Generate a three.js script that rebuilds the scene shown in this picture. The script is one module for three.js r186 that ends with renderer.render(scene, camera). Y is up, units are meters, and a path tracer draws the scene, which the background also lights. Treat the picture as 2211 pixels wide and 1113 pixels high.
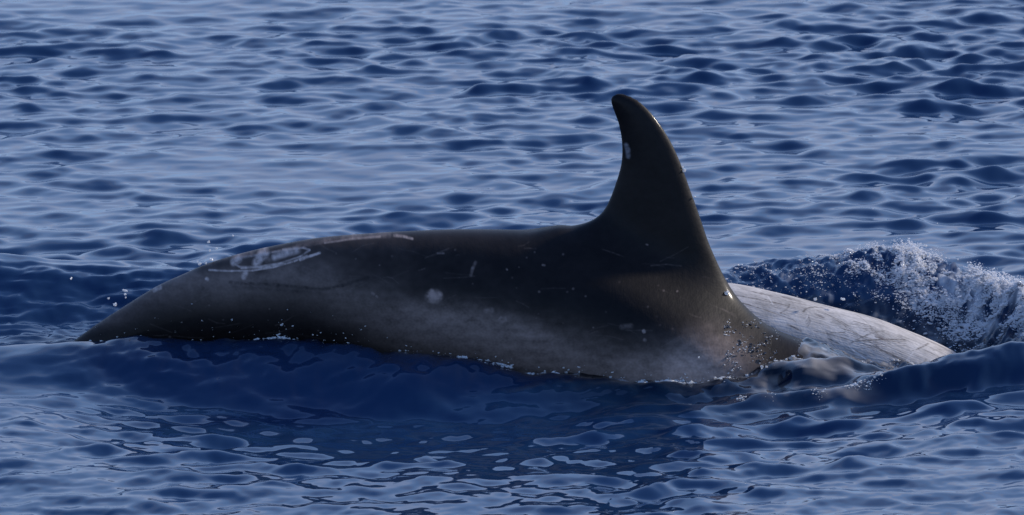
import * as THREE from 'three';
import { ImprovedNoise } from 'three/addons/math/ImprovedNoise.js';

// ---------------------------------------------------------------- camera, sky, sun, exposure
const scene = new THREE.Scene();
const DEP = 10 * Math.PI / 180, DIST = 25, TY = 0.28;
const camera = new THREE.PerspectiveCamera(3.19, 2211 / 1113, 0.5, 9000);
camera.position.set(0, TY + DIST * Math.sin(DEP), DIST * Math.cos(DEP));
camera.lookAt(0, TY, 0);
camera.focus = 24.8;
camera.userData.fStop = 16;
scene.add(camera);

const SUN = new THREE.Vector3(0.84, 0.46, -0.46).normalize();
const N3 = new ImprovedNoise();
const noise = (x, y, z) => N3.noise(x + 100.37, y + 57.13, z + 31.71);
{
  // clear evening air: pale and greyish low down, deep blue overhead, faint thin cloud streaks
  const W = 1024, H = 512, d = new Float32Array(W * H * 4);
  const stops = [[-90, .010, .030, .075], [-8, .02, .05, .11], [-1, .33, .49, .79], [0, .35, .53, .84], [6, .37, .57, .95], [14, .38, .60, 1.06], [22, .335, .575, 1.07], [31, .20, .39, .83], [42, .10, .225, .58], [58, .062, .15, .42], [90, .045, .115, .34]];
  for (let j = 0; j < H; j++) {
    const el = ((j + .5) / H - .5) * 180;
    let s = 0; while (s < stops.length - 2 && el > stops[s + 1][0]) s++;
    let t = Math.min(1, Math.max(0, (el - stops[s][0]) / (stops[s + 1][0] - stops[s][0])));
    t = t * t * (3 - 2 * t);
    for (let i = 0; i < W; i++) {
      const az = ((i + .5) / W - .5) * 2 * Math.PI, ce = Math.cos(el * Math.PI / 180), se = Math.sin(el * Math.PI / 180);
      const X = Math.cos(az) * ce, Y = se, Z = Math.sin(az) * ce;
      const c = [0, 1, 2].map(k => stops[s][k + 1] + (stops[s + 1][k + 1] - stops[s][k + 1]) * t);
      if (el > -2) {
        const q = 1 / (Math.max(Y, 0) + .22);
        let n = noise(X * q * 2.2, Z * q * 5, 3.1) + .5 * noise(X * q * 5, Z * q * 11, 9.7) + .25 * noise(X * q * 11, Z * q * 23, 5.3);
        const cl = Math.min(1, Math.max(0, n * 1.1 + .1)) * Math.min(1, Math.max(0, (40 - el) / 30)) * .62;
        c[0] += (.74 - c[0]) * cl; c[1] += (.70 - c[1]) * cl; c[2] += (.80 - c[2]) * cl;
        const g = Math.exp((X * SUN.x + Y * SUN.y + Z * SUN.z - 1) * 5) * .16;   // aureole of the low sun
        c[0] += g; c[1] += g * .82; c[2] += g * .62;
      }
      const o = (j * W + i) * 4;
      d[o] = c[0]; d[o + 1] = c[1]; d[o + 2] = c[2]; d[o + 3] = 1;
    }
  }
  const sky = new THREE.DataTexture(d, W, H, THREE.RGBAFormat, THREE.FloatType);
  sky.mapping = THREE.EquirectangularReflectionMapping;
  sky.magFilter = THREE.LinearFilter; sky.minFilter = THREE.LinearFilter;
  sky.needsUpdate = true;
  scene.background = sky; scene.environment = sky;
}
const sun = new THREE.DirectionalLight(new THREE.Color().setRGB(1, .9, .78), 4.2);
sun.position.copy(SUN).multiplyScalar(30);
sun.castShadow = true;
sun.shadow.radius = 9;                                        // sun seen through thin evening haze
sun.shadow.mapSize.set(2048, 2048);
Object.assign(sun.shadow.camera, { left: -5, right: 5, top: 5, bottom: -5, near: 1, far: 80 });
scene.add(sun, sun.target);
const renderer = new THREE.WebGLRenderer({ antialias: true });
renderer.setSize(1024, 515);
renderer.toneMapping = THREE.LinearToneMapping;
renderer.toneMappingExposure = 1.07;
renderer.shadowMap.enabled = true;

// ---------------------------------------------------------------- helpers
let seed = 20240607;
const rnd = () => { seed = (seed + 0x6D2B79F5) | 0; let t = Math.imul(seed ^ (seed >>> 15), 1 | seed); t = (t + Math.imul(t ^ (t >>> 7), 61 | t)) ^ t; return ((t ^ (t >>> 14)) >>> 0) / 4294967296; };
const gauss = () => Math.sqrt(-2 * Math.log(rnd() + 1e-9)) * Math.cos(6.2831853 * rnd());
const clamp = (x, a = 0, b = 1) => Math.min(b, Math.max(a, x));
const sstep = (a, b, x) => { const t = clamp((x - a) / (b - a)); return t * t * (3 - 2 * t); };
const lerp = (a, b, t) => a + (b - a) * t;
// monotone cubic through knots [[x, y], ...]
function curve(k) {
  const n = k.length, m = new Float64Array(n), d = [];
  for (let i = 0; i < n - 1; i++) d.push((k[i + 1][1] - k[i][1]) / (k[i + 1][0] - k[i][0]));
  for (let i = 0; i < n; i++) m[i] = i === 0 ? d[0] : i === n - 1 ? d[n - 2] : d[i - 1] * d[i] <= 0 ? 0 : 2 * d[i - 1] * d[i] / (d[i - 1] + d[i]);
  return (x) => {
    if (x <= k[0][0]) return k[0][1]; if (x >= k[n - 1][0]) return k[n - 1][1];
    let i = 0; while (x > k[i + 1][0]) i++;
    const h = k[i + 1][0] - k[i][0], t = (x - k[i][0]) / h, t2 = t * t, t3 = t2 * t;
    return (2 * t3 - 3 * t2 + 1) * k[i][1] + (t3 - 2 * t2 + t) * h * m[i] + (3 * t2 - 2 * t3) * k[i + 1][1] + (t3 - t2) * h * m[i + 1];
  };
}
const PX = (px) => (px - 1105) / 800;                       // metres along the dolphin's side
const PYm = (py) => TY - (py - 556.5) / 788;
const pixelX = (x) => 1105 + 800 * x, pixelY = (y, z) => 556.5 + 788 * (TY - y) + 139 * z;

// surface nets on a signed field, vertices pulled onto the surface, smooth normals from the field
function meshField(f, lo, hi, cell) {
  const n = [0, 1, 2].map(i => Math.ceil((hi[i] - lo[i]) / cell) + 1), [nx, ny, nz] = n;
  const v = new Float32Array(nx * ny * nz);
  for (let k = 0, p = 0; k < nz; k++) for (let j = 0; j < ny; j++) for (let i = 0; i < nx; i++, p++) v[p] = f(lo[0] + i * cell, lo[1] + j * cell, lo[2] + k * cell);
  const id = new Int32Array(nx * ny * nz).fill(-1), P = [], I = [];
  const at = (i, j, k) => (k * ny + j) * nx + i;
  for (let k = 0; k < nz - 1; k++) for (let j = 0; j < ny - 1; j++) for (let i = 0; i < nx - 1; i++) {
    const b = at(i, j, k); let m = 0;
    const c = [v[b], v[b + 1], v[b + nx], v[b + nx + 1], v[b + nx * ny], v[b + nx * ny + 1], v[b + nx * ny + nx], v[b + nx * ny + nx + 1]];
    for (let q = 0; q < 8; q++) if (c[q] < 0) m++;
    if (m === 0 || m === 8) continue;
    let sx = 0, sy = 0, sz = 0, w = 0;
    for (let q = 0; q < 8; q++) for (const e of [1, 2, 4]) if (!(q & e)) {
      const A = c[q], B = c[q | e];
      if ((A < 0) !== (B < 0)) { const t = A / (A - B); sx += (q & 1) + (e === 1 ? t : 0); sy += ((q >> 1) & 1) + (e === 2 ? t : 0); sz += ((q >> 2) & 1) + (e === 4 ? t : 0); w++; }
    }
    id[b] = P.length / 3; P.push(lo[0] + (i + sx / w) * cell, lo[1] + (j + sy / w) * cell, lo[2] + (k + sz / w) * cell);
  }
  const quad = (a, b, c, d, flip) => { if (a < 0 || b < 0 || c < 0 || d < 0) return; flip ? I.push(a, c, b, a, d, c) : I.push(a, b, c, a, c, d); };
  for (let k = 1; k < nz - 1; k++) for (let j = 1; j < ny - 1; j++) for (let i = 1; i < nx - 1; i++) {
    const b = at(i, j, k), s = v[b] < 0;
    if (s !== (v[b + 1] < 0)) quad(id[at(i, j - 1, k - 1)], id[at(i, j, k - 1)], id[b], id[at(i, j - 1, k)], !s);
    if (s !== (v[b + nx] < 0)) quad(id[at(i - 1, j, k - 1)], id[at(i - 1, j, k)], id[b], id[at(i, j, k - 1)], !s);
    if (s !== (v[b + nx * ny] < 0)) quad(id[at(i - 1, j - 1, k)], id[at(i, j - 1, k)], id[b], id[at(i - 1, j, k)], !s);
  }
  const pos = new Float32Array(P), nor = new Float32Array(P.length);
  for (let q = 0; q < pos.length; q += 3) {
    let gx, gy, gz;
    for (let it = 0; it < 3; it++) {
      const e = it < 2 ? .002 : .005;
      const x = pos[q], y = pos[q + 1], z = pos[q + 2], c = f(x, y, z);
      gx = f(x + e, y, z) - f(x - e, y, z); gy = f(x, y + e, z) - f(x, y - e, z); gz = f(x, y, z + e) - f(x, y, z - e);
      const g = gx * gx + gy * gy + gz * gz + 1e-12;
      if (it < 2) { const s = clamp(c * 2 * e / g, -cell / Math.sqrt(g), cell / Math.sqrt(g)); pos[q] -= gx * s; pos[q + 1] -= gy * s; pos[q + 2] -= gz * s; }
      else { const l = Math.sqrt(g); nor[q] = gx / l; nor[q + 1] = gy / l; nor[q + 2] = gz / l; }
    }
  }
  const g = new THREE.BufferGeometry();
  g.setAttribute('position', new THREE.BufferAttribute(pos, 3));
  g.setAttribute('normal', new THREE.BufferAttribute(nor, 3));
  g.setIndex(new THREE.BufferAttribute(new Uint32Array(I), 1));
  return g;
}
const smin = (a, b, k) => { const h = Math.max(k - Math.abs(a - b), 0) / k; return Math.min(a, b) - h * h * k * .25; };
const ellip = (x, y, z, a, b, c) => { const k0 = Math.hypot(x / a, y / b, z / c), k1 = Math.hypot(x / a / a, y / b / b, z / c / c); return k1 < 1e-9 ? -Math.min(a, b, c) : k0 * (k0 - 1) / k1; };
// capsule between two points whose radius goes from ra to rb, flattened in y by s
function limb(x, y, z, A, B, ra, rb, s) {
  const dx = B[0] - A[0], dy = B[1] - A[1], dz = B[2] - A[2], l = dx * dx + dy * dy + dz * dz;
  const t = clamp(((x - A[0]) * dx + (y - A[1]) * dy + (z - A[2]) * dz) / l);
  return Math.hypot(x - A[0] - dx * t, (y - A[1] - dy * t) * s, z - A[2] - dz * t) - lerp(ra, rb, t);
}
// a curved body along x from tables of back line, half height and half width
function bodyTable(top, hh, hw, x0, x1) {
  const M = 1024, T = new Float32Array(M * 3);
  for (let i = 0; i < M; i++) { const x = lerp(x0, x1, i / (M - 1)), h = Math.max(hh(x), .003); T[i * 3] = top(x) - h; T[i * 3 + 1] = h; T[i * 3 + 2] = Math.max(hw(x), .003); }
  const get = (x) => { const u = clamp((x - x0) / (x1 - x0)) * (M - 1), i = Math.min(M - 2, u | 0), t = u - i; return [0, 1, 2].map(k => lerp(T[i * 3 + k], T[i * 3 + 3 + k], t)); };
  const f = (x, y, z) => {
    const u = clamp((x - x0) / (x1 - x0)) * (M - 1), i = Math.min(M - 2, u | 0), t = u - i, o = i * 3;
    const yc = T[o] + (T[o + 3] - T[o]) * t, h = T[o + 1] + (T[o + 4] - T[o + 1]) * t, w = T[o + 2] + (T[o + 5] - T[o + 2]) * t;
    const dy = y - yc, k0 = Math.sqrt(dy * dy / (h * h) + z * z / (w * w)), k1 = Math.sqrt(dy * dy / (h * h * h * h) + z * z / (w * w * w * w));
    let d = k1 < 1e-6 ? -Math.min(h, w) : k0 * (k0 - 1) / k1;
    d *= .93;
    const out = x < x0 ? x0 - x : x > x1 ? x - x1 : 0;
    return out > 0 ? Math.hypot(Math.max(d, 0), out) : d;
  };
  return { f, get };
}

// ---------------------------------------------------------------- the dark dolphin as a field
const dTop = curve([[-1.62, -.20], [-1.4, -.10], [-1.194, .045], [-1.131, .0916], [-1.044, .149], [-.956, .203], [-.881, .2375], [-.831, .260], [-.731, .291], [-.631, .314], [-.506, .335], [-.381, .345], [-.256, .352], [-.131, .3555], [0, .354], [.119, .348], [.244, .318], [.369, .27], [.494, .205], [.606, .130], [.719, .070], [.844, .030], [.944, -.02], [1.12, -.105], [1.35, -.215], [1.5, -.31], [1.6, -.42]]);
const dH = curve([[-1.62, .02], [-1.4, .045], [-1.194, .078], [-.95, .115], [-.63, .168], [-.25, .22], [.1, .255], [.4, .27], [.7, .262], [1, .238], [1.3, .19], [1.48, .135], [1.57, .075], [1.6, .02]]);
const dW = curve([[-1.62, .018], [-1.4, .03], [-1.194, .048], [-.95, .07], [-.63, .115], [-.25, .175], [.1, .222], [.4, .245], [.7, .245], [1, .222], [1.3, .178], [1.48, .125], [1.57, .07], [1.6, .02]]);
const dBody = bodyTable(dTop, dH, dW, -1.62, 1.6);
const finPx = [[1660, 800], [1628, 732], [1600, 680], [1583, 648], [1568, 612], [1550, 569], [1530, 523], [1510, 465], [1490, 410], [1466, 345], [1440, 293], [1410, 250], [1382, 222], [1360, 209], [1344, 204], [1331, 204], [1321, 209], [1318, 218], [1324, 238], [1335, 268], [1342, 308], [1341, 352], [1329, 396], [1311, 442], [1286, 477], [1246, 508], [1190, 545], [1180, 800]];
const fin = new THREE.CatmullRomCurve3(finPx.map(p => new THREE.Vector3(PX(p[0]), PYm(p[1]), 0)), true, 'catmullrom', .5).getPoints(150).slice(0, -1).map(p => [p.x, p.y]);
function finDist(x, y) {                                    // signed distance to the fin's outline, negative inside
  let d = 1e9, s = 1; const n = fin.length;
  for (let i = 0, j = n - 1; i < n; j = i++) {
    const ex = fin[j][0] - fin[i][0], ey = fin[j][1] - fin[i][1], wx = x - fin[i][0], wy = y - fin[i][1];
    const t = clamp((wx * ex + wy * ey) / (ex * ex + ey * ey + 1e-12)), bx = wx - ex * t, by = wy - ey * t;
    d = Math.min(d, bx * bx + by * by);
    const a = y >= fin[i][1], b = y < fin[j][1], c = ex * wy > ey * wx;
    if ((a && b && c) || (!a && !b && !c)) s = -s;
  }
  return s * Math.sqrt(d);
}
const finGrid = { x0: -.1, y0: -.1, s: .003, nx: 320, ny: 310 };
finGrid.v = new Float32Array(finGrid.nx * finGrid.ny);
for (let j = 0; j < finGrid.ny; j++) for (let i = 0; i < finGrid.nx; i++) finGrid.v[j * finGrid.nx + i] = finDist(finGrid.x0 + i * finGrid.s, finGrid.y0 + j * finGrid.s);
function finField(x, y, z) {
  const G = finGrid, u = clamp((x - G.x0) / G.s, 0, G.nx - 1.01), w = clamp((y - G.y0) / G.s, 0, G.ny - 1.01), i = u | 0, j = w | 0, a = u - i, b = w - j, o = j * G.nx + i;
  const d = lerp(lerp(G.v[o], G.v[o + 1], a), lerp(G.v[o + G.nx], G.v[o + G.nx + 1], a), b);
  const hgt = clamp((.74 - y) / .42), T = lerp(.016, .056, hgt), D = lerp(.032, .13, hgt), q = Math.max(0, 1 + d / D);
  const k0 = Math.hypot(q, z / T), k1 = Math.hypot(q / D, z / (T * T));   // rounded rim, flat cheeks
  return k1 < 1e-6 ? -T : Math.max(k0 * (k0 - 1) / k1, -T);
}
function dolphinField(x, y, z) {
  let d = dBody.f(x, y, z);
  if (x > -.12 && x < .85 && y > -.1) d = smin(d, finField(x, y, z), .10);
  if (x < -1.25 && y < .05) {                               // flukes, under water
    const az = Math.abs(z);
    d = smin(d, limb(x, y, az, [-1.5, -.19, 0], [-1.74, -.27, .3], .06, .012, 3.2), .03);
  }
  if (x > .6 && y < -.1) {                                  // flippers, under water
    const az = Math.abs(z);
    d = smin(d, limb(x, y, az, [1.02, -.42, .19], [.74, -.60, .40], .055, .012, 2.2), .03);
  }
  return d;
}

// ---------------------------------------------------------------- the pale dolphin behind, rolled away from us
const PZ = -.46;
const pTop = curve([[-1.5, -.35], [-1.2, -.2], [-.8, -.05], [-.4, .07], [0, .125], [.3, .14], [.5875, .126], [.744, .095], [.869, .062], [.994, .030], [1.094, -.008], [1.18, -.045], [1.28, -.10], [1.42, -.17], [1.6, -.29], [1.7, -.39]]);
const pH = curve([[-1.5, .04], [-1.2, .07], [-.6, .15], [0, .215], [.5, .225], [.9, .205], [1.2, .19], [1.45, .15], [1.62, .085], [1.7, .02]]);
const pW = curve([[-1.5, .03], [-1.2, .05], [-.6, .11], [0, .18], [.5, .205], [.9, .19], [1.2, .17], [1.45, .13], [1.62, .08], [1.7, .02]]);
const pBody = bodyTable(pTop, pH, pW, -1.5, 1.7);
function paleField(x, y, z) {                                // z relative to PZ
  let d = pBody.f(x, y, z);
  d = smin(d, limb(x, y, z, [.33, .06, -.1], [.26, .2, -.30], .085, .02, 1.6), .05);   // its fin leans away from us
  if (x < -1.2) d = smin(d, limb(x, y, Math.abs(z), [-1.42, -.4, 0], [-1.62, -.48, .26], .05, .012, 3), .03);
  return d;
}

// ---------------------------------------------------------------- water surface
const TAB = 4096, SINT = new Float32Array(TAB + 1);
for (let i = 0; i <= TAB; i++) SINT[i] = Math.sin(i / TAB * 2 * Math.PI);
const fsin = (a) => { const u = a * (TAB / 6.283185307) + TAB * 4096; return SINT[(u | 0) & (TAB - 1)]; };
const waves = [];
{
  const NW = 96; let tot = 0;
  for (let i = 0; i < NW; i++) {
    const t = (i + rnd()) / NW, lam = .05 * Math.pow(1.5 / .05, t);
    const k = 2 * Math.PI / lam, th = gauss() * .9 + .12, w = Math.exp(-Math.pow(Math.log(lam / .19) / .75, 2));
    const sl = (w + (lam > .2 ? .19 : lam < .12 ? .30 : .18)) * (.7 + .6 * rnd());
    waves.push({ k, kx: k * Math.sin(th), kz: k * Math.cos(th), lam, sl, ph: rnd() * 6.283, sx: Math.sin(th), sz: Math.cos(th) });
    tot += sl * sl / 2;
  }
  const S = .158 / Math.sqrt(tot);
  for (const w of waves) w.a = w.sl * S / w.k;
}
const CH = .7, LEAN = .9;                                      // crests sharpened, and leaning to the near side
function ripples(x, z, spacing) {
  let dx = 0, dz = 0, h0 = 0;
  for (const w of waves) { if (w.lam < spacing * 3) continue; const p = w.kx * x + w.kz * z + w.ph, s = w.a * fsin(p); dx += w.sx * s; dz += w.sz * s; h0 += w.a * fsin(p + 1.5707963); }
  const gust = clamp(.92 + 1.0 * noise(x * .8, z * .5, 12.3) + .5 * noise(x * 2.3, z * 1.5, 7.1) + .05 * clamp(x, -1.5, 1.5), .35, 1.7);   // patches of more and of less wind
  const X = x + dx * CH * gust, Z = z + dz * CH * gust - h0 * LEAN * gust; let h = 0;
  for (const w of waves) { if (w.lam < spacing * 3) continue; h += w.a * fsin(w.kx * X + w.kz * Z + w.ph + 1.5707963); }
  return h * gust;
}
// the two swells the animals push up: knots across z whose places change along x
const K = {
  zb: curve([[-6, -.64], [.5, -.75], [.65, -.92], [1.12, -.98], [1.28, -.88], [1.42, -.68], [1.6, -.5], [6, -.5]]),
  zt: curve([[-6, -.33], [.3, -.33], [.7, -.5], [1.2, -.52], [1.5, -.42], [6, -.33]]),
  yb: curve([[-6, .0], [-2.4, .06], [-1.5, .15], [-1, .13], [-.6, .10], [.3, .09], [.62, .08], [.87, .092], [1.05, .098], [1.2, .074], [1.31, .052], [1.42, .042], [1.6, .03], [2, .02], [6, 0]]),
  yt: curve([[-6, 0], [-2.4, .02], [-1.4, .04], [-1, .03], [.4, -.02], [.8, -.07], [1.05, -.085], [1.25, -.095], [1.4, -.05], [1.7, 0], [6, 0]]),
  zc: curve([[-6, .1], [-1.2, .12], [-.6, .16], [-.3, .24], [0, .27], [.45, .29], [.6, .25], [.72, .17], [.85, .2], [1.05, .24], [1.4, .2], [6, .2]]),
  yc: curve([[-6, 0], [-2.2, .03], [-1.5, .05], [-1.15, .068], [-.6, .08], [-.32, .067], [-.13, .041], [.06, .017], [.25, .004], [.45, -.01], [.6, .004], [.72, .020], [.85, .012], [1, .018], [1.2, .052], [1.4, .064], [2, .04], [6, 0]]),
  yf: curve([[-6, 0], [-2, .01], [-1.35, .0], [-.9, -.045], [-.3, -.075], [.1, -.065], [.35, -.04], [.7, -.055], [.95, -.03], [1.2, .0], [1.6, .0], [6, 0]]),
  zf: curve([[-6, .55], [-.9, .53], [0, .56], [.35, .52], [.65, .44], [1, .42], [1.3, .40], [6, .5]]),
};
function column(x) {
  return curve([[-2.6, 0], [K.zb(x) - .5, 0], [K.zb(x), K.yb(x)], [K.zt(x), K.yt(x)], [-.05, K.yt(x)], [K.zc(x), K.yc(x)], [K.zf(x), K.yf(x)], [1.7, .0], [3, 0]]);
}
const churnAt = (x, z) => {                                   // broken water of the bow wave, right of the fin
  const zb = K.zb(x);
  return sstep(.35, .75, x) * sstep(2.2, 1.5, x) * sstep(zb - .16, zb + .02, z) * sstep(.02, -.2, z);
};
const crestAt = (x, z) => {                                   // where that wave breaks white
  const zb = K.zb(x), d = (z - zb);
  const s = sstep(1.0, 1.3, x);
  return sstep(.72, 1.12, x) * sstep(2.4, 1.7, x) * Math.exp(-Math.pow((d - .02 - .08 * s) / (.11 + .09 * s), 2));
};
const ridged = (x, y, z) => 1 - 2 * Math.abs(noise(x, y, z));
function surf(x, z, col, spacing = .01) {
  const far = Math.max(Math.abs(x) - 2.2, 0);
  const near = z < 3 && z > -2.6 ? 1 : 0;
  let calm = 1;
  if (near) {
    const face = sstep(-1.6, -.7, x) * sstep(.75, .2, x) * sstep(-.1, .1, z) * sstep(.75, .5, z);
    const back = sstep(K.zb(x) - .1, K.zb(x) + .08, z) * sstep(.1, -.1, z);
    calm = (1 - .62 * face) * (1 - .6 * back);
  }
  let h = ripples(x, z, spacing) * calm;
  if (near) h += col(z) + .022 * sstep(.45, .65, x) * sstep(1.25, .95, x) * Math.exp(-Math.pow((z - .43 + (x - .6) * .25) / .045, 2));
  if (near && spacing < .02 && z > .45) {                     // cat's-paw ripples on the near side
    const n = sstep(.45, .75, z) * sstep(2.9, 2.2, z);
    h += n * (.0042 * ridged(x * 7 + .5 * noise(x * 3, z * 3, 1), z * 6.5, 2.9) + .0030 * noise(x * 16, z * 13, 4.9) + .0014 * noise(x * 34, z * 27, 6.4));
  }
  if (near && spacing < .02) {
    if (x > .66 && x < 1.3 && Math.abs(z) < .3) {             // a sheet of water runs over the shoulder
      const [yc, hh, ww] = dBody.get(x), q = z / ww;
      if (Math.abs(q) < 1) {
        const sheet = yc + hh * Math.sqrt(1 - q * q) + .003 + .009 * noise(x * 13, z * 11, 3.4) + .006 * noise(x * 30, z * 26, 1.4) + .003 * noise(x * 70, z * 60, 1.4);
        const w = sstep(.68, .80, x) * sstep(1.2, 1.0, x), k = .03, dd = Math.max(k - Math.abs(h - sheet), 0) / k;
        h = lerp(h, Math.max(h, sheet) + dd * dd * k * .25, w);
      }
    }
    const c = churnAt(x, z), f = crestAt(x, z);
    if (c > .01 || f > .01) h += (c * .015 + f * .009) * ridged(x * 8, z * 7, 1.3) + (c * .010 + f * .009) * ridged(x * 19, z * 17, 4.1) + (c * .005 + f * .007) * ridged(x * 42, z * 38, 7.7);
    // wind-scuffed skin of the swell left of the tail and the smooth boil in front
    const l = sstep(-.55, -.85, x) * sstep(K.zb(x) - .05, K.zb(x) + .1, z) * sstep(.05, -.1, z);
    if (l > .01) h += l * (.015 * noise(x * 4, z * 14, 2.2) + .010 * noise(x * 11, z * 26, 8.2) + .004 * noise(x * 30, z * 55, 8.2));
    const b = sstep(-1.5, -.8, x) * sstep(.75, .3, x) * sstep(.05, .2, z) * sstep(.8, .55, z);
    const lap = sstep(-1.3, -1, x) * sstep(2.6, 2, x) * sstep(.0, .1, z) * sstep(.5, .3, z);      // small laps against the flank
    if (lap > .01) h += lap * (.012 * noise(x * 8, z * 6, 9.5) + .007 * noise(x * 19, z * 14, 3.9) + .003 * noise(x * 45, z * 35, 3.9));
    if (b > .01) h += b * (.015 * noise(x * 4.5 + .6 * noise(x * 3, z * 6, 1), z * 9, 5.5) + .006 * noise(x * 13, z * 24 + noise(x * 8, z * 12, 3), 6.6) + .0015 * noise(x * 34, z * 60, 2.6));
  }
  return h;
}
const colCache = new Map();
const waterY = (x, z) => { const k = Math.round(x * 200); if (!colCache.has(k)) colCache.set(k, column(k / 200)); return surf(x, z, colCache.get(k)); };

const water = (() => {
  const xs = [], zs = [];
  for (let x = -2.3; x <= 2.3001; x += .0066) xs.push(x);
  for (let s = .0075, x = 2.3; x < 4000; s *= 1.09) { x += s; xs.push(x); xs.unshift(-x); }
  for (let z = -8.2; z <= 2.9; z += .0115) zs.push(z);
  for (let s = .0115, z = zs[zs.length - 1]; z < 4000; s *= 1.09) { z += s; zs.push(z); }
  for (let s = .0115, z = -8.2; z > -4000; s *= 1.09) { z -= s; zs.unshift(z); }
  const nx = xs.length, nz = zs.length, pos = new Float32Array(nx * nz * 3), uv = new Float32Array(nx * nz * 2), col = new Float32Array(nx * nz * 3);
  for (let i = 0; i < nx; i++) {
    const x = xs[i], c = column(x), sx = i ? x - xs[i - 1] : 1;
    for (let j = 0; j < nz; j++) {
      const z = zs[j], sz = j ? z - zs[j - 1] : 1, sp = Math.max(.01, Math.abs(sx), Math.abs(sz)), o = j * nx + i;
      const y = sp > .5 ? 0 : surf(x, z, c, sp);
      pos[o * 3] = x; pos[o * 3 + 1] = y; pos[o * 3 + 2] = z;
      uv[o * 2] = clamp((x + 2) / 4); uv[o * 2 + 1] = clamp((z + 1.5) / 3);
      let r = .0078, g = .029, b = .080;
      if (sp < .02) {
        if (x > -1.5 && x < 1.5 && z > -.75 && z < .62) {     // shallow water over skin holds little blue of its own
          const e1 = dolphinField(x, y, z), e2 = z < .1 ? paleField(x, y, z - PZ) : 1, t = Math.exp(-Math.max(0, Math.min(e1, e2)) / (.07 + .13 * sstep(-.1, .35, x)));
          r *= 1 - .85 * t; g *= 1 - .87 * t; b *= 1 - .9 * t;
          if (z > 0 && e1 > -.02) {                           // broken wash where the flank cuts the surface
            const wash = Math.exp(-Math.max(0, e1) / .022) * (.35 + .65 * sstep(-.4, -.15, x)) * sstep(-.02, .5, noise(x * 9, z * 5, 7.2) + .8 * noise(x * 30, z * 30, 5.2) + .5 * noise(x * 75, z * 75, 2.2));
            r = lerp(r, .55, wash); g = lerp(g, .55, wash); b = lerp(b, .57, wash);
          }
          if (x > .55 && x < 1.35 && z < .12 && e2 > -.02) {  // white wash along the pale one's lower side
            const wash = Math.exp(-Math.max(0, e2) / .03) * sstep(.55, .64, x) * sstep(1.35, 1.2, x) * clamp(.35 + 1.3 * noise(x * 14, z * 20, 1.2) + .9 * noise(x * 44, z * 50, 4.2));
            r = lerp(r, .5, wash); g = lerp(g, .5, wash); b = lerp(b, .52, wash);
          }
        }
        const cr = crestAt(x, z), ch = churnAt(x, z);
        const w = clamp(cr * sstep(.8, 1.15, x) * (.55 + 1.1 * noise(x * 18, z * 15, 2.7) + .9 * noise(x * 50, z * 42, 6.1)) + ch * (.7 * noise(x * 20, z * 16, 8.8) + .5 * noise(x * 60, z * 50, 1.8) - .32));
        const fs = sstep(.6, .72, x) * sstep(1.02, .84, x) * sstep(-.12, .04, z) * sstep(.46, .34, z);   // froth drawn over the shoulder
        const w2 = fs * clamp(.32 + 1.4 * noise(x * 7 + z * 4, z * 16 - x * 6, 4.9) + .7 * noise(x * 24 + z * 12, z * 46 - x * 16, 2.9));
        r = lerp(r, .34, w2); g = lerp(g, .31, w2); b = lerp(b, .28, w2);
        r = lerp(r, .46, w); g = lerp(g, .47, w); b = lerp(b, .49, w);
      }
      col[o * 3] = r; col[o * 3 + 1] = g; col[o * 3 + 2] = b;
    }
  }
  const I = new Uint32Array((nx - 1) * (nz - 1) * 6);
  for (let j = 0, q = 0; j < nz - 1; j++) for (let i = 0; i < nx - 1; i++) { const a = j * nx + i; I[q++] = a; I[q++] = a + nx; I[q++] = a + 1; I[q++] = a + 1; I[q++] = a + nx; I[q++] = a + nx + 1; }
  const g = new THREE.BufferGeometry();
  g.setAttribute('position', new THREE.BufferAttribute(pos, 3));
  g.setAttribute('uv', new THREE.BufferAttribute(uv, 2));
  g.setAttribute('color', new THREE.BufferAttribute(col, 3));
  g.setIndex(new THREE.BufferAttribute(I, 1));
  g.computeVertexNormals();
  // clear where only a film of water runs over skin, opaque blue where it is deep
  const W = 1024, H = 768, d = new Uint8Array(W * H * 4);
  for (let j = 0; j < H; j++) for (let i = 0; i < W; i++) {
    const x = (i + .5) / W * 4 - 2, z = (j + .5) / H * 3 - 1.5; let t = 0;
    if (x > -1.6 && x < 1.7 && z > -.9 && z < .6) {
      const y = waterY(x, z), e = Math.min(dolphinField(x, y, z), paleField(x, y, z - PZ));
      t = e <= 0 ? 1 : Math.exp(-e / (.06 + .07 * sstep(-.1, .35, x)));
    }
    const o = (j * W + i) * 4; d[o] = d[o + 1] = d[o + 2] = 255 * t; d[o + 3] = 255;
  }
  const film = new THREE.DataTexture(d, W, H); film.magFilter = film.minFilter = THREE.LinearFilter; film.needsUpdate = true;
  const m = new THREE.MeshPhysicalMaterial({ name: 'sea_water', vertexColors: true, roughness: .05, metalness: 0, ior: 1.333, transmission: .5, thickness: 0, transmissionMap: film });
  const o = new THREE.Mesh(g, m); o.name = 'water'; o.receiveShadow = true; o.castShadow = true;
  o.userData.kind = 'structure'; o.userData.label = 'rippled deep blue sea reflecting a pale evening sky';
  scene.add(o); return o;
})();

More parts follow.
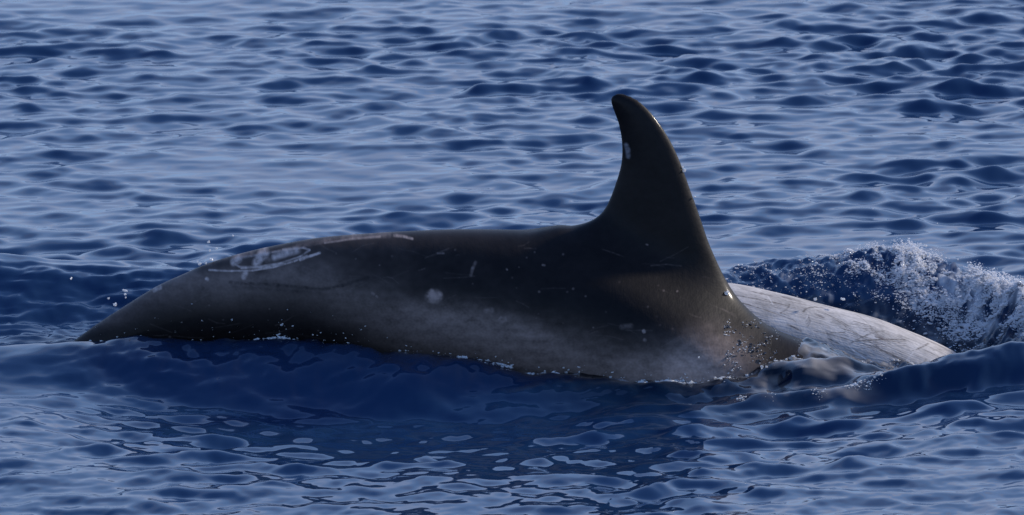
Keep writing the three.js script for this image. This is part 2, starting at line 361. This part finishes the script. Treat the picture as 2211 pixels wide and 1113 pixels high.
// ---------------------------------------------------------------- skin of the dark dolphin: pigment laid along its side
function strokes(W, H, list, put) {                          // soft lines: [points, half width, strength, colour]
  for (const [pts, hw, str, colr] of list) for (let s = 0; s < pts.length - 1; s++) {
    const [ax, ay] = pts[s], [bx, by] = pts[s + 1], m = hw * 2 + 2;
    for (let j = Math.max(0, Math.floor(Math.min(ay, by) - m)); j <= Math.min(H - 1, Math.max(ay, by) + m); j++) for (let i = Math.max(0, Math.floor(Math.min(ax, bx) - m)); i <= Math.min(W - 1, Math.max(ax, bx) + m); i++) {
      const ex = bx - ax, ey = by - ay, t = clamp(((i - ax) * ex + (j - ay) * ey) / (ex * ex + ey * ey + 1e-6));
      const d = Math.hypot(i - ax - ex * t, j - ay - ey * t);
      const a = Math.min(1, str * sstep(hw * 1.6 + .8, hw * .2, d) * (1.05 + .9 * noise(i / 9, j / 7, hw) + .4 * noise(i / 3, j / 3, hw)));
      if (a > .003) put(i, j, a, colr);
    }
  }
}
const toByte = (v) => { v = clamp(v); return 255 * (v <= .0031308 ? v * 12.92 : 1.055 * Math.pow(v, 1 / 2.4) - .055); };
function skinTexture(W, H, buf) {
  const d = new Uint8Array(W * H * 4);
  for (let i = 0; i < W * H; i++) { for (let k = 0; k < 3; k++) d[i * 4 + k] = toByte(buf[i * 3 + k]); d[i * 4 + 3] = 255; }
  const t = new THREE.DataTexture(d, W, H); t.colorSpace = THREE.SRGBColorSpace; t.magFilter = t.minFilter = THREE.LinearFilter; t.needsUpdate = true; return t;
}
{
  const geo = meshField(dolphinField, [-1.86, -.74, -.46], [1.66, .78, .46], .009);
  const X0 = -1.3, XL = 2.4, Y0 = -.25, YL = 1.02, W = 2000, H = 850;
  const p = geo.attributes.position, uv = new Float32Array(p.count * 2);
  for (let i = 0; i < p.count; i++) { uv[i * 2] = clamp((p.getX(i) - X0) / XL); uv[i * 2 + 1] = clamp((p.getY(i) - Y0) / YL); }
  geo.setAttribute('uv', new THREE.BufferAttribute(uv, 2));
  const buf = new Float32Array(W * H * 3), sideZ = (x, y) => { const [yc, h, w] = dBody.get(x), q = (y - yc) / h; return y > yc + h ? 0 : w * Math.sqrt(Math.max(0, 1 - q * q)); };
  const bandLine = curve([[100, 760], [420, 600], [620, 590], [800, 655], [1000, 690], [1200, 745], [1400, 790], [1550, 775], [1700, 800]]);
  const bandHalf = curve([[100, 30], [500, 32], [800, 55], [1000, 62], [1300, 62], [1500, 75], [1700, 70]]);
  const bandAmt = curve([[100, .28], [380, .34], [560, .34], [760, .32], [940, .62], [1100, .66], [1250, .55], [1400, .8], [1500, 1.15], [1570, .8], [1620, .3], [1665, .04]]);
  const upperAmt = curve([[150, .55], [420, .75], [600, .6], [800, .36], [1000, .12], [1250, .03], [1700, 0]]);
  for (let j = 0; j < H; j++) for (let i = 0; i < W; i++) {
    const x = X0 + (i + .5) / W * XL, y = Y0 + (j + .5) / H * YL, px = pixelX(x), py = pixelY(y, sideZ(x, y));
    const n1 = noise(x * 4, y * 7, .4), n2 = noise(x * 13, y * 19, 2.1), n3 = noise(x * 45, y * 60, 4.4), n4 = noise(x * 140, y * 170, 6.4);
    const b = (py - bandLine(px) + 20 * n1 + 7 * n2 + 3 * n3) / bandHalf(px);
    let a = bandAmt(px) * Math.exp(-b * b * (b < 0 ? 2.4 : .4)) * (1 + .22 * n2 + .24 * noise(x * 9, y * 60, 8.3) + .28 * n3 + .25 * n4);
    a += upperAmt(px) * sstep(.10, .30, y) * (1 + .6 * n2 + .3 * n3) * .27;
    if (py > 690 && px < 820) a *= 1 - .8 * sstep(690, 725, py) * sstep(820, 700, px);
    a = Math.max(0, a);
    const o = (j * W + i) * 3, g = .0078 * (1 + .25 * n2 + .25 * n3 + .15 * n4);
    buf[o] = g * 1.05 + a * .28; buf[o + 1] = g * .88 + a * .216; buf[o + 2] = g * .88 + a * .186;
  }
  const put = (i, j, a, c) => { const o = (j * W + i) * 3; for (let k = 0; k < 3; k++) buf[o + k] = lerp(buf[o + k], c[k], a); };
  // picture place of a mark -> texel, following the roundness of the flank
  const tex = ([px, py]) => { const x = PX(px); let y = PYm(py); for (let k = 0; k < 12; k++) y = lerp(y, TY - (py - 556.5 - 139 * sideZ(x, y)) / 788, .6); return [(x - X0) / XL * W, (y - Y0) / YL * H]; };
  const pale = [.56, .45, .40], mid = [.22, .17, .15], dark = [.008, .008, .009];
  const L = (pts, w, s, c) => [pts.map(tex), w, s, c];
  strokes(W, H, [
    L([[450, 584], [500, 586], [545, 585], [590, 578], [635, 565], [662, 553]], 1.5, .65, pale), L([[502, 568], [522, 556], [560, 551], [610, 541], [655, 536], [668, 541], [648, 555], [606, 569], [556, 577], [516, 577], [502, 568]], 1.6, .45, pale), L([[575, 562], [610, 553], [645, 545]], 5, .45, mid), 
    L([[520, 580], [575, 578], [610, 569]], 1.6, .6, pale), L([[648, 562], [670, 554], [690, 547]], 2, .8, pale),
    L([[503, 567], [515, 560]], 6, .75, pale), L([[552, 570], [562, 555], [572, 548]], 7.5, .75, pale), L([[592, 556], [615, 547], [640, 541]], 6, .6, pale), L([[520, 556], [545, 549]], 4, .45, mid),
    L([[530, 590], [526, 599]], 5, .65, pale), L([[445, 603], [447, 604]], 3, .9, pale), L([[330, 628], [345, 622]], 3, .5, pale),
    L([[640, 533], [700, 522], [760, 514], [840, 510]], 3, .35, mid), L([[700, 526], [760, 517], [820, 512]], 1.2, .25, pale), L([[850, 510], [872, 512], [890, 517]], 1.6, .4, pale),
    L([[495, 610], [540, 613], [600, 616], [660, 622], [700, 625], [740, 617], [795, 600]], 3.2, .4, dark), L([[505, 617], [600, 624], [690, 631]], 6, .25, dark),
    L([[931, 641], [942, 640]], 11, .8, [.36, .275, .24]), L([[932, 630], [934, 650]], 5, .7, [.36, .275, .24]), L([[940, 640], [951, 636]], 4, .7, [.36, .275, .24]), L([[930, 648], [944, 652]], 4, .6, mid),
    L([[1050, 672], [1060, 671]], 6, .55, mid), L([[1076, 690], [1081, 685], [1090, 686], [1092, 692], [1084, 695], [1077, 692]], 2, .7, mid), L([[1112, 704], [1122, 708]], 4, .6, mid),
    L([[804, 634], [807, 636]], 2.5, .7, mid), L([[813, 640], [815, 642]], 2, .6, mid), L([[1387, 715], [1388, 716]], 3, .7, pale), L([[1389, 734], [1390, 735]], 3, .55, mid), L([[1280, 771], [1282, 772]], 4, .6, mid),
    L([[1016, 595], [1020, 580], [1026, 568]], 3, .35, mid), L([[1340, 706], [1360, 704]], 5, .3, mid), L([[944, 548], [958, 548]], 1.4, .4, mid),
    L([[1351, 312], [1354, 322], [1355, 336]], 4.5, .75, [.2, .19, .2]), L([[1394, 520], [1397, 521]], 1.4, .5, mid), L([[1093, 582], [1094, 583]], 1.5, .7, mid), L([[1170, 573], [1175, 574]], 1.5, .6, mid),
  ], put);
  const fine = [];
  for (let i = 0; i < 90; i++) {                              // faint tooth rakes and specks
    const px = 300 + rnd() * 1280, py = 520 + rnd() * 260, a = (rnd() - .5) * 1.1, l = 8 + rnd() * 60;
    fine.push(L([[px, py], [px + l * .5 * Math.cos(a), py + l * .5 * Math.sin(a) + gauss() * 2], [px + l * Math.cos(a), py + l * Math.sin(a)]], .7 + rnd() * .5, .03 + rnd() * .09, mid));
  }
  for (let i = 0; i < 70; i++) { const px = 350 + rnd() * 1250, py = 540 + rnd() * 250; fine.push(L([[px, py], [px + 1, py]], 1 + rnd() * 1.0, .1 + rnd() * .3, mid)); }
  strokes(W, H, fine, put);
  const bump = new Uint8Array(512 * 512 * 4);
  for (let j = 0; j < 512; j++) for (let i = 0; i < 512; i++) { const v = 128 + 90 * noise(i / 16, j / 16, .5) + 50 * noise(i / 6, j / 6, 3.5), o = (j * 512 + i) * 4; bump[o] = bump[o + 1] = bump[o + 2] = clamp(v, 0, 255); bump[o + 3] = 255; }
  const bt = new THREE.DataTexture(bump, 512, 512); bt.wrapS = bt.wrapT = THREE.RepeatWrapping; bt.magFilter = bt.minFilter = THREE.LinearFilter; bt.repeat.set(6, 2.6); bt.needsUpdate = true;
  const m = new THREE.MeshPhysicalMaterial({ name: 'wet_dark_skin', map: skinTexture(W, H, buf), roughness: .55, ior: 1.33, specularIntensity: .32, clearcoat: .1, clearcoatRoughness: .12, bumpMap: bt, bumpScale: .0006 });
  const o = new THREE.Mesh(geo, m); o.name = 'dolphin'; o.castShadow = o.receiveShadow = true;
  o.userData = { label: 'dark grey dolphin in front with tall hooked dorsal fin', category: 'dolphin' };
  scene.add(o);
}
// ---------------------------------------------------------------- skin of the pale dolphin: white, raked with dark scratches
{
  const geo = meshField(paleField, [-1.75, -.72, -.45], [1.76, .26, .3], .0115);
  const W = 1600, H = 512, p = geo.attributes.position, uv = new Float32Array(p.count * 2);
  for (let i = 0; i < p.count; i++) {
    const x = p.getX(i), [yc, h, w] = pBody.get(x), th = Math.atan2(p.getZ(i) / w, (p.getY(i) - yc) / h);   // 0 on the back, positive towards us
    uv[i * 2] = clamp((x + .4) / 2.1); uv[i * 2 + 1] = clamp((th + .9) / 2.8);
  }
  geo.setAttribute('uv', new THREE.BufferAttribute(uv, 2));
  const buf = new Float32Array(W * H * 3);
  for (let j = 0; j < H; j++) for (let i = 0; i < W; i++) {
    const x = i / W * 2.1, y = j / H * .62, n = noise(x * 6, y * 9, 1.2), n2 = noise(x * 22, y * 34, 5.2), n3 = noise(x * 90, y * 120, 7.2), n4 = noise(x * 9, y * 60, 3.2);
    const g = .46 * (1 + .34 * n + .28 * n2 + .2 * n3 + .16 * n4), o = (j * W + i) * 3;
    buf[o] = g; buf[o + 1] = g * .94; buf[o + 2] = g * .90;
  }
  const put = (i, j, a, c) => { const o = (j * W + i) * 3; for (let k = 0; k < 3; k++) buf[o + k] = lerp(buf[o + k], c[k], a); };
  const list = [];
  for (let i = 0; i < 640; i++) {
    const x = rnd() * W, y = rnd() * H, par = rnd() < .65, a = par ? .18 + gauss() * .22 : rnd() * 3.14, l = 20 + rnd() * rnd() * 220, bend = gauss() * .25;
    const pts = []; for (let s = 0; s <= 4; s++) { const t = s / 4; pts.push([x + Math.cos(a + bend * t) * l * t, y + Math.sin(a + bend * t) * l * t * .8]); }
    const lightOne = rnd() < .3;
    list.push([pts, .7 + rnd() * 1.3, .2 + rnd() * .55, lightOne ? [.66, .63, .61] : [.15, .135, .125]]);
    if (rnd() < .35) for (let q = 1; q < 4; q++) list.push([pts.map(([u, v]) => [u + q * 1.5, v + q * 7]), .8, .4, [.14, .13, .13]]);   // tooth rakes run side by side
  }
  for (let i = 0; i < 26; i++) { const x = rnd() * W, y = rnd() * H; list.push([[[x, y], [x + 6 + rnd() * 14, y + rnd() * 6]], 3 + rnd() * 4, .5, [.14, .12, .12]]); }
  strokes(W, H, list, put);
  const pb = new Uint8Array(512 * 256 * 4);
  for (let j = 0; j < 256; j++) for (let i = 0; i < 512; i++) { const v = 128 + 70 * noise(i / 34, j / 5, 2.5) + 60 * noise(i / 12 + j / 30, j / 9, 4.5) + 40 * noise(i / 4, j / 4, 6.5), q = (j * 512 + i) * 4; pb[q] = pb[q + 1] = pb[q + 2] = clamp(v, 0, 255); pb[q + 3] = 255; }
  const ptex = new THREE.DataTexture(pb, 512, 256); ptex.wrapS = ptex.wrapT = THREE.RepeatWrapping; ptex.magFilter = ptex.minFilter = THREE.LinearFilter; ptex.repeat.set(3, 2); ptex.needsUpdate = true;
  const m = new THREE.MeshPhysicalMaterial({ name: 'scarred_pale_skin', map: skinTexture(W, H, buf), roughness: .7, ior: 1.33, specularIntensity: .6, bumpMap: ptex, bumpScale: .0013 });
  const o = new THREE.Mesh(geo, m); o.name = 'dolphin_001'; o.position.z = PZ; o.castShadow = o.receiveShadow = true;
  o.userData = { label: 'white scratched dolphin half sunk behind the dark one, sloping down to the right', category: 'dolphin' };
  scene.add(o);
}

// ---------------------------------------------------------------- drops, bubbles and foam
const lump = (() => { const g = new THREE.IcosahedronGeometry(1, 2), p = g.attributes.position; for (let i = 0; i < p.count; i++) { const x = p.getX(i), y = p.getY(i), z = p.getZ(i), s = 1 + .8 * noise(x * 1.6, y * 1.6, z * 1.6) + .3 * noise(x * 4, y * 4, z * 4); p.setXYZ(i, x * s, y * s, z * s); } g.computeVertexNormals(); return g; })();
const foamMat = new THREE.MeshPhysicalMaterial({ name: 'sea_foam', color: new THREE.Color().setRGB(.9, .9, .91), roughness: .72, ior: 1.33, transmission: .6, thickness: 0, clearcoat: 1, clearcoatRoughness: .08 });
const dropMat = new THREE.MeshPhysicalMaterial({ name: 'water_drop', color: new THREE.Color().setRGB(.9, .9, .89), roughness: .72, ior: 1.33, transmission: .5, thickness: 0, clearcoat: 1, clearcoatRoughness: .06 });
const clearMat = new THREE.MeshPhysicalMaterial({ name: 'clear_water', color: new THREE.Color().setRGB(.22, .20, .19), roughness: .05, ior: 1.33, transmission: .5, thickness: 0 });
function scatter(name, label, category, mat, list) {         // list of [x, y, z, radius, flatten]
  const im = new THREE.InstancedMesh(lump, mat, list.length), M = new THREE.Matrix4(), q = new THREE.Quaternion(), e = new THREE.Euler();
  list.forEach(([x, y, z, r, fl = 1], i) => { e.set(rnd() * .8 - .4, gauss() * .5, rnd() * .8 - .4); q.setFromEuler(e); M.compose(new THREE.Vector3(x, y, z), q, new THREE.Vector3(r * (.8 + rnd() * rnd() * 2), r * fl * (.8 + rnd() * .4), r * (.8 + rnd() * .6))); im.setMatrixAt(i, M); });
  im.name = name; im.castShadow = im.receiveShadow = true;
  im.userData = { kind: 'stuff', label, category };
  scene.add(im); return im;
}
const edgeZ = (x) => { for (let z = .75; z > -.1; z -= .004) if (dolphinField(x, waterY(x, z), z) < 0) return z; return null; };
{
  const crest = [];
  for (let i = 0; i < 3000000 && crest.length < 220000; i++) {
    const x = .5 + rnd() * 1.7, z = K.zb(x) + gauss() * .15 + .03;
    const c = sstep(.85, 1.12, x) * crestAt(x, z) + .035 * crestAt(x, z) + .012 * churnAt(x, z);
    const n = noise(x * 9, z * 8, 3.3) + .7 * noise(x * 22, z * 19, 1.9) + .5 * noise(x * 55, z * 48, 6.9);
    if (rnd() > c * sstep(-.35, .4, n) * 3) continue;
    const big = rnd() < .03 * sstep(.9, 1.15, x), r = big ? .0025 + .004 * rnd() * rnd() : .0004 + .0018 * Math.pow(rnd(), 5), up = rnd() < .12 ? Math.pow(rnd(), 2) * .03 * sstep(.8, 1.1, x) : 0, y = waterY(x, z) + (big ? -.1 * r : r * .4) + up;
    if (dolphinField(x, y, z) < .003 || paleField(x, y, z - PZ) < .002) continue;
    crest.push([x, y, z, up ? Math.min(r, .002) : r, .75]);
  }
  scatter('wave_foam', 'white bubbling foam on the breaking bow wave right of the fin', 'foam', foamMat, crest);

  const line = [], amt = curve([[-1.25, .55], [-1.05, .6], [-.9, .5], [-.5, .35], [-.35, .3], [-.2, .9], [.05, 1], [.3, 1], [.45, .7], [.55, .5], [.7, .2], [.8, 0]]);
  for (let i = 0; i < 7000; i++) {
    const x = -1.25 + rnd() * 2.05; if (rnd() > amt(x) || noise(x * 11, .3, 5) + .6 * noise(x * 37, 1.3, 2) < -.05 + rnd() * .35) continue;
    const z0 = edgeZ(x); if (z0 === null) continue;
    const z = z0 + Math.abs(gauss()) * .02 * (x > -.35 ? 1.3 : .8) - .004, y = waterY(x, z), r = .0005 + (x > -.35 ? .0042 : .0034) * Math.pow(rnd(), 5);
    line.push([x, y + r * .3, z, r, .7]);
  }
  for (let i = 0; i < 420; i++) {                             // beads on the skin just above the line
    const x = -1.15 + rnd() * 1.75, z0 = edgeZ(x); if (z0 === null) continue;
    const y = waterY(x, z0) + Math.abs(gauss()) * (x < -.3 ? .035 : .012);
    let z = .4; while (z > 0 && dolphinField(x, y, z) > 0) z -= .002;
    if (z > 0) line.push([x, y, z, .0005 + .0030 * Math.pow(rnd(), 6), .8]);
  }
  for (let i = 0; i < 4200; i++) {                             // froth where the pale one's side meets the water
    const x = .62 + rnd() * .62; if (noise(x * 14, .7, 2) + .2 < rnd() * .4) continue;
    let z = -.02; while (z > -.6 && paleField(x, waterY(x, z), z - PZ) > 0) z -= .004;
    if (z <= -.6) continue;
    z += Math.abs(gauss()) * .025; const y = waterY(x, z), r = .0007 + .0040 * Math.pow(rnd(), 4);
    if (dolphinField(x, y, z) > .004) line.push([x, y + r * .3, z, r, .7]);
  }
  for (let i = 0; i < 420; i++) {                             // glints along the small ridge in front of the shoulder
    const x = .6 + rnd() * .4; if (noise(x * 18, 3.3, 2) + .25 < rnd() * .5) continue;
    const z = .43 - (x - .6) * .25 + gauss() * .014, r = .0008 + .0024 * Math.pow(rnd(), 4);
    line.push([x, waterY(x, z) + r * .3, z, r, .7]);
  }
  scatter('waterline_drops', 'sparkling white drops along the water\'s edge on both dolphins\' flanks', 'water drops', dropMat, line);

  const spray = [], onSkin = (px0, px1, py0, py1, n, r0, r1, dens) => {
    for (let i = 0; i < n; i++) {
      const x = PX(px0 + rnd() * (px1 - px0)), pyv = py0 + rnd() * (py1 - py0); if (dens && !dens(x, pyv)) continue;
      let z = .5, y = 0, hit = false;                         // along the sight line at that spot down to the skin
      for (; z > -.2; z -= .003) { y = TY - (pyv - 556.5 - 139 * z) / 788; if (dolphinField(x, y, z) < 0) { hit = true; break; } }
      if (hit && y > waterY(x, z) - .004) spray.push([x, y, z, r0 + (r1 - r0) * Math.pow(rnd(), 6), .8]);
    }
  };
  onSkin(1560, 1690, 690, 815, 5200, .0005, .0042, (x, py) => noise(x * 22, py * .03, 1.1) + .6 * noise(x * 60, py * .08, 4.1) > -.1 + .5 * rnd());
  onSkin(1690, 1770, 730, 810, 900, .0005, .0036, (x, py) => noise(x * 22, py * .03, 1.1) > rnd() * .3);
  scatter('wet_shoulder_drops', 'small white specks of running water on the dark dolphin\'s shoulder', 'water drops', dropMat, spray.filter((p, i) => i % 3 === 0).map(([x, y, z, r]) => [x, y, z, Math.min(r, .0022), .6]));
  scatter('shoulder_film', 'knobbly clear film of running water glistening on the dark dolphin\'s shoulder', 'water film', clearMat, spray.filter((p, i) => i % 7 === 1).map(([x, y, z, r, f]) => [x, y, z, r + .0006, .6]));

  const air = [];
  for (const [px, py, r, z] of [[449, 523, 2.4, 0], [452, 541, 2.6, 0], [466, 537, 2, 0], [455, 561, 3, 0], [430, 570, 2.6, 0], [443, 569, 2, 0], [425, 565, 1.8, 0], [268, 628, 2.4, 0], [268, 636, 2.4, 0], [269, 643, 2, 0], [232, 645, 2.2, 0], [246, 658, 3.2, 0], [151, 602, 1.8, -.2], [502, 509, 1.6, 0], [1886, 447, 1.2, -.9], [2025, 480, 1.1, -.9], [1476, 369, 3.6, .006], [1473, 361, 2.2, .006], [1500, 425, 1.8, .01], [1570, 633, 4.6, .04], [1762, 648, 2.8, -.4], [1822, 648, 2.4, -.45], [1510, 770, 2, .3], [1870, 545, 2.2, -.9], [2000, 530, 2.4, -.9], [2070, 560, 2.2, -.7], [2190, 600, 2.4, -.5]])
    air.push([PX(px) * (1 - z / 25), TY - (py - 556.5 - 139 * z) / 788, z, r * .001 * 1.15, 1.1]);
  scatter('flying_drops', 'single bright drops flying above the dolphins\' backs', 'water drops', dropMat, air);
}
renderer.render(scene, camera);
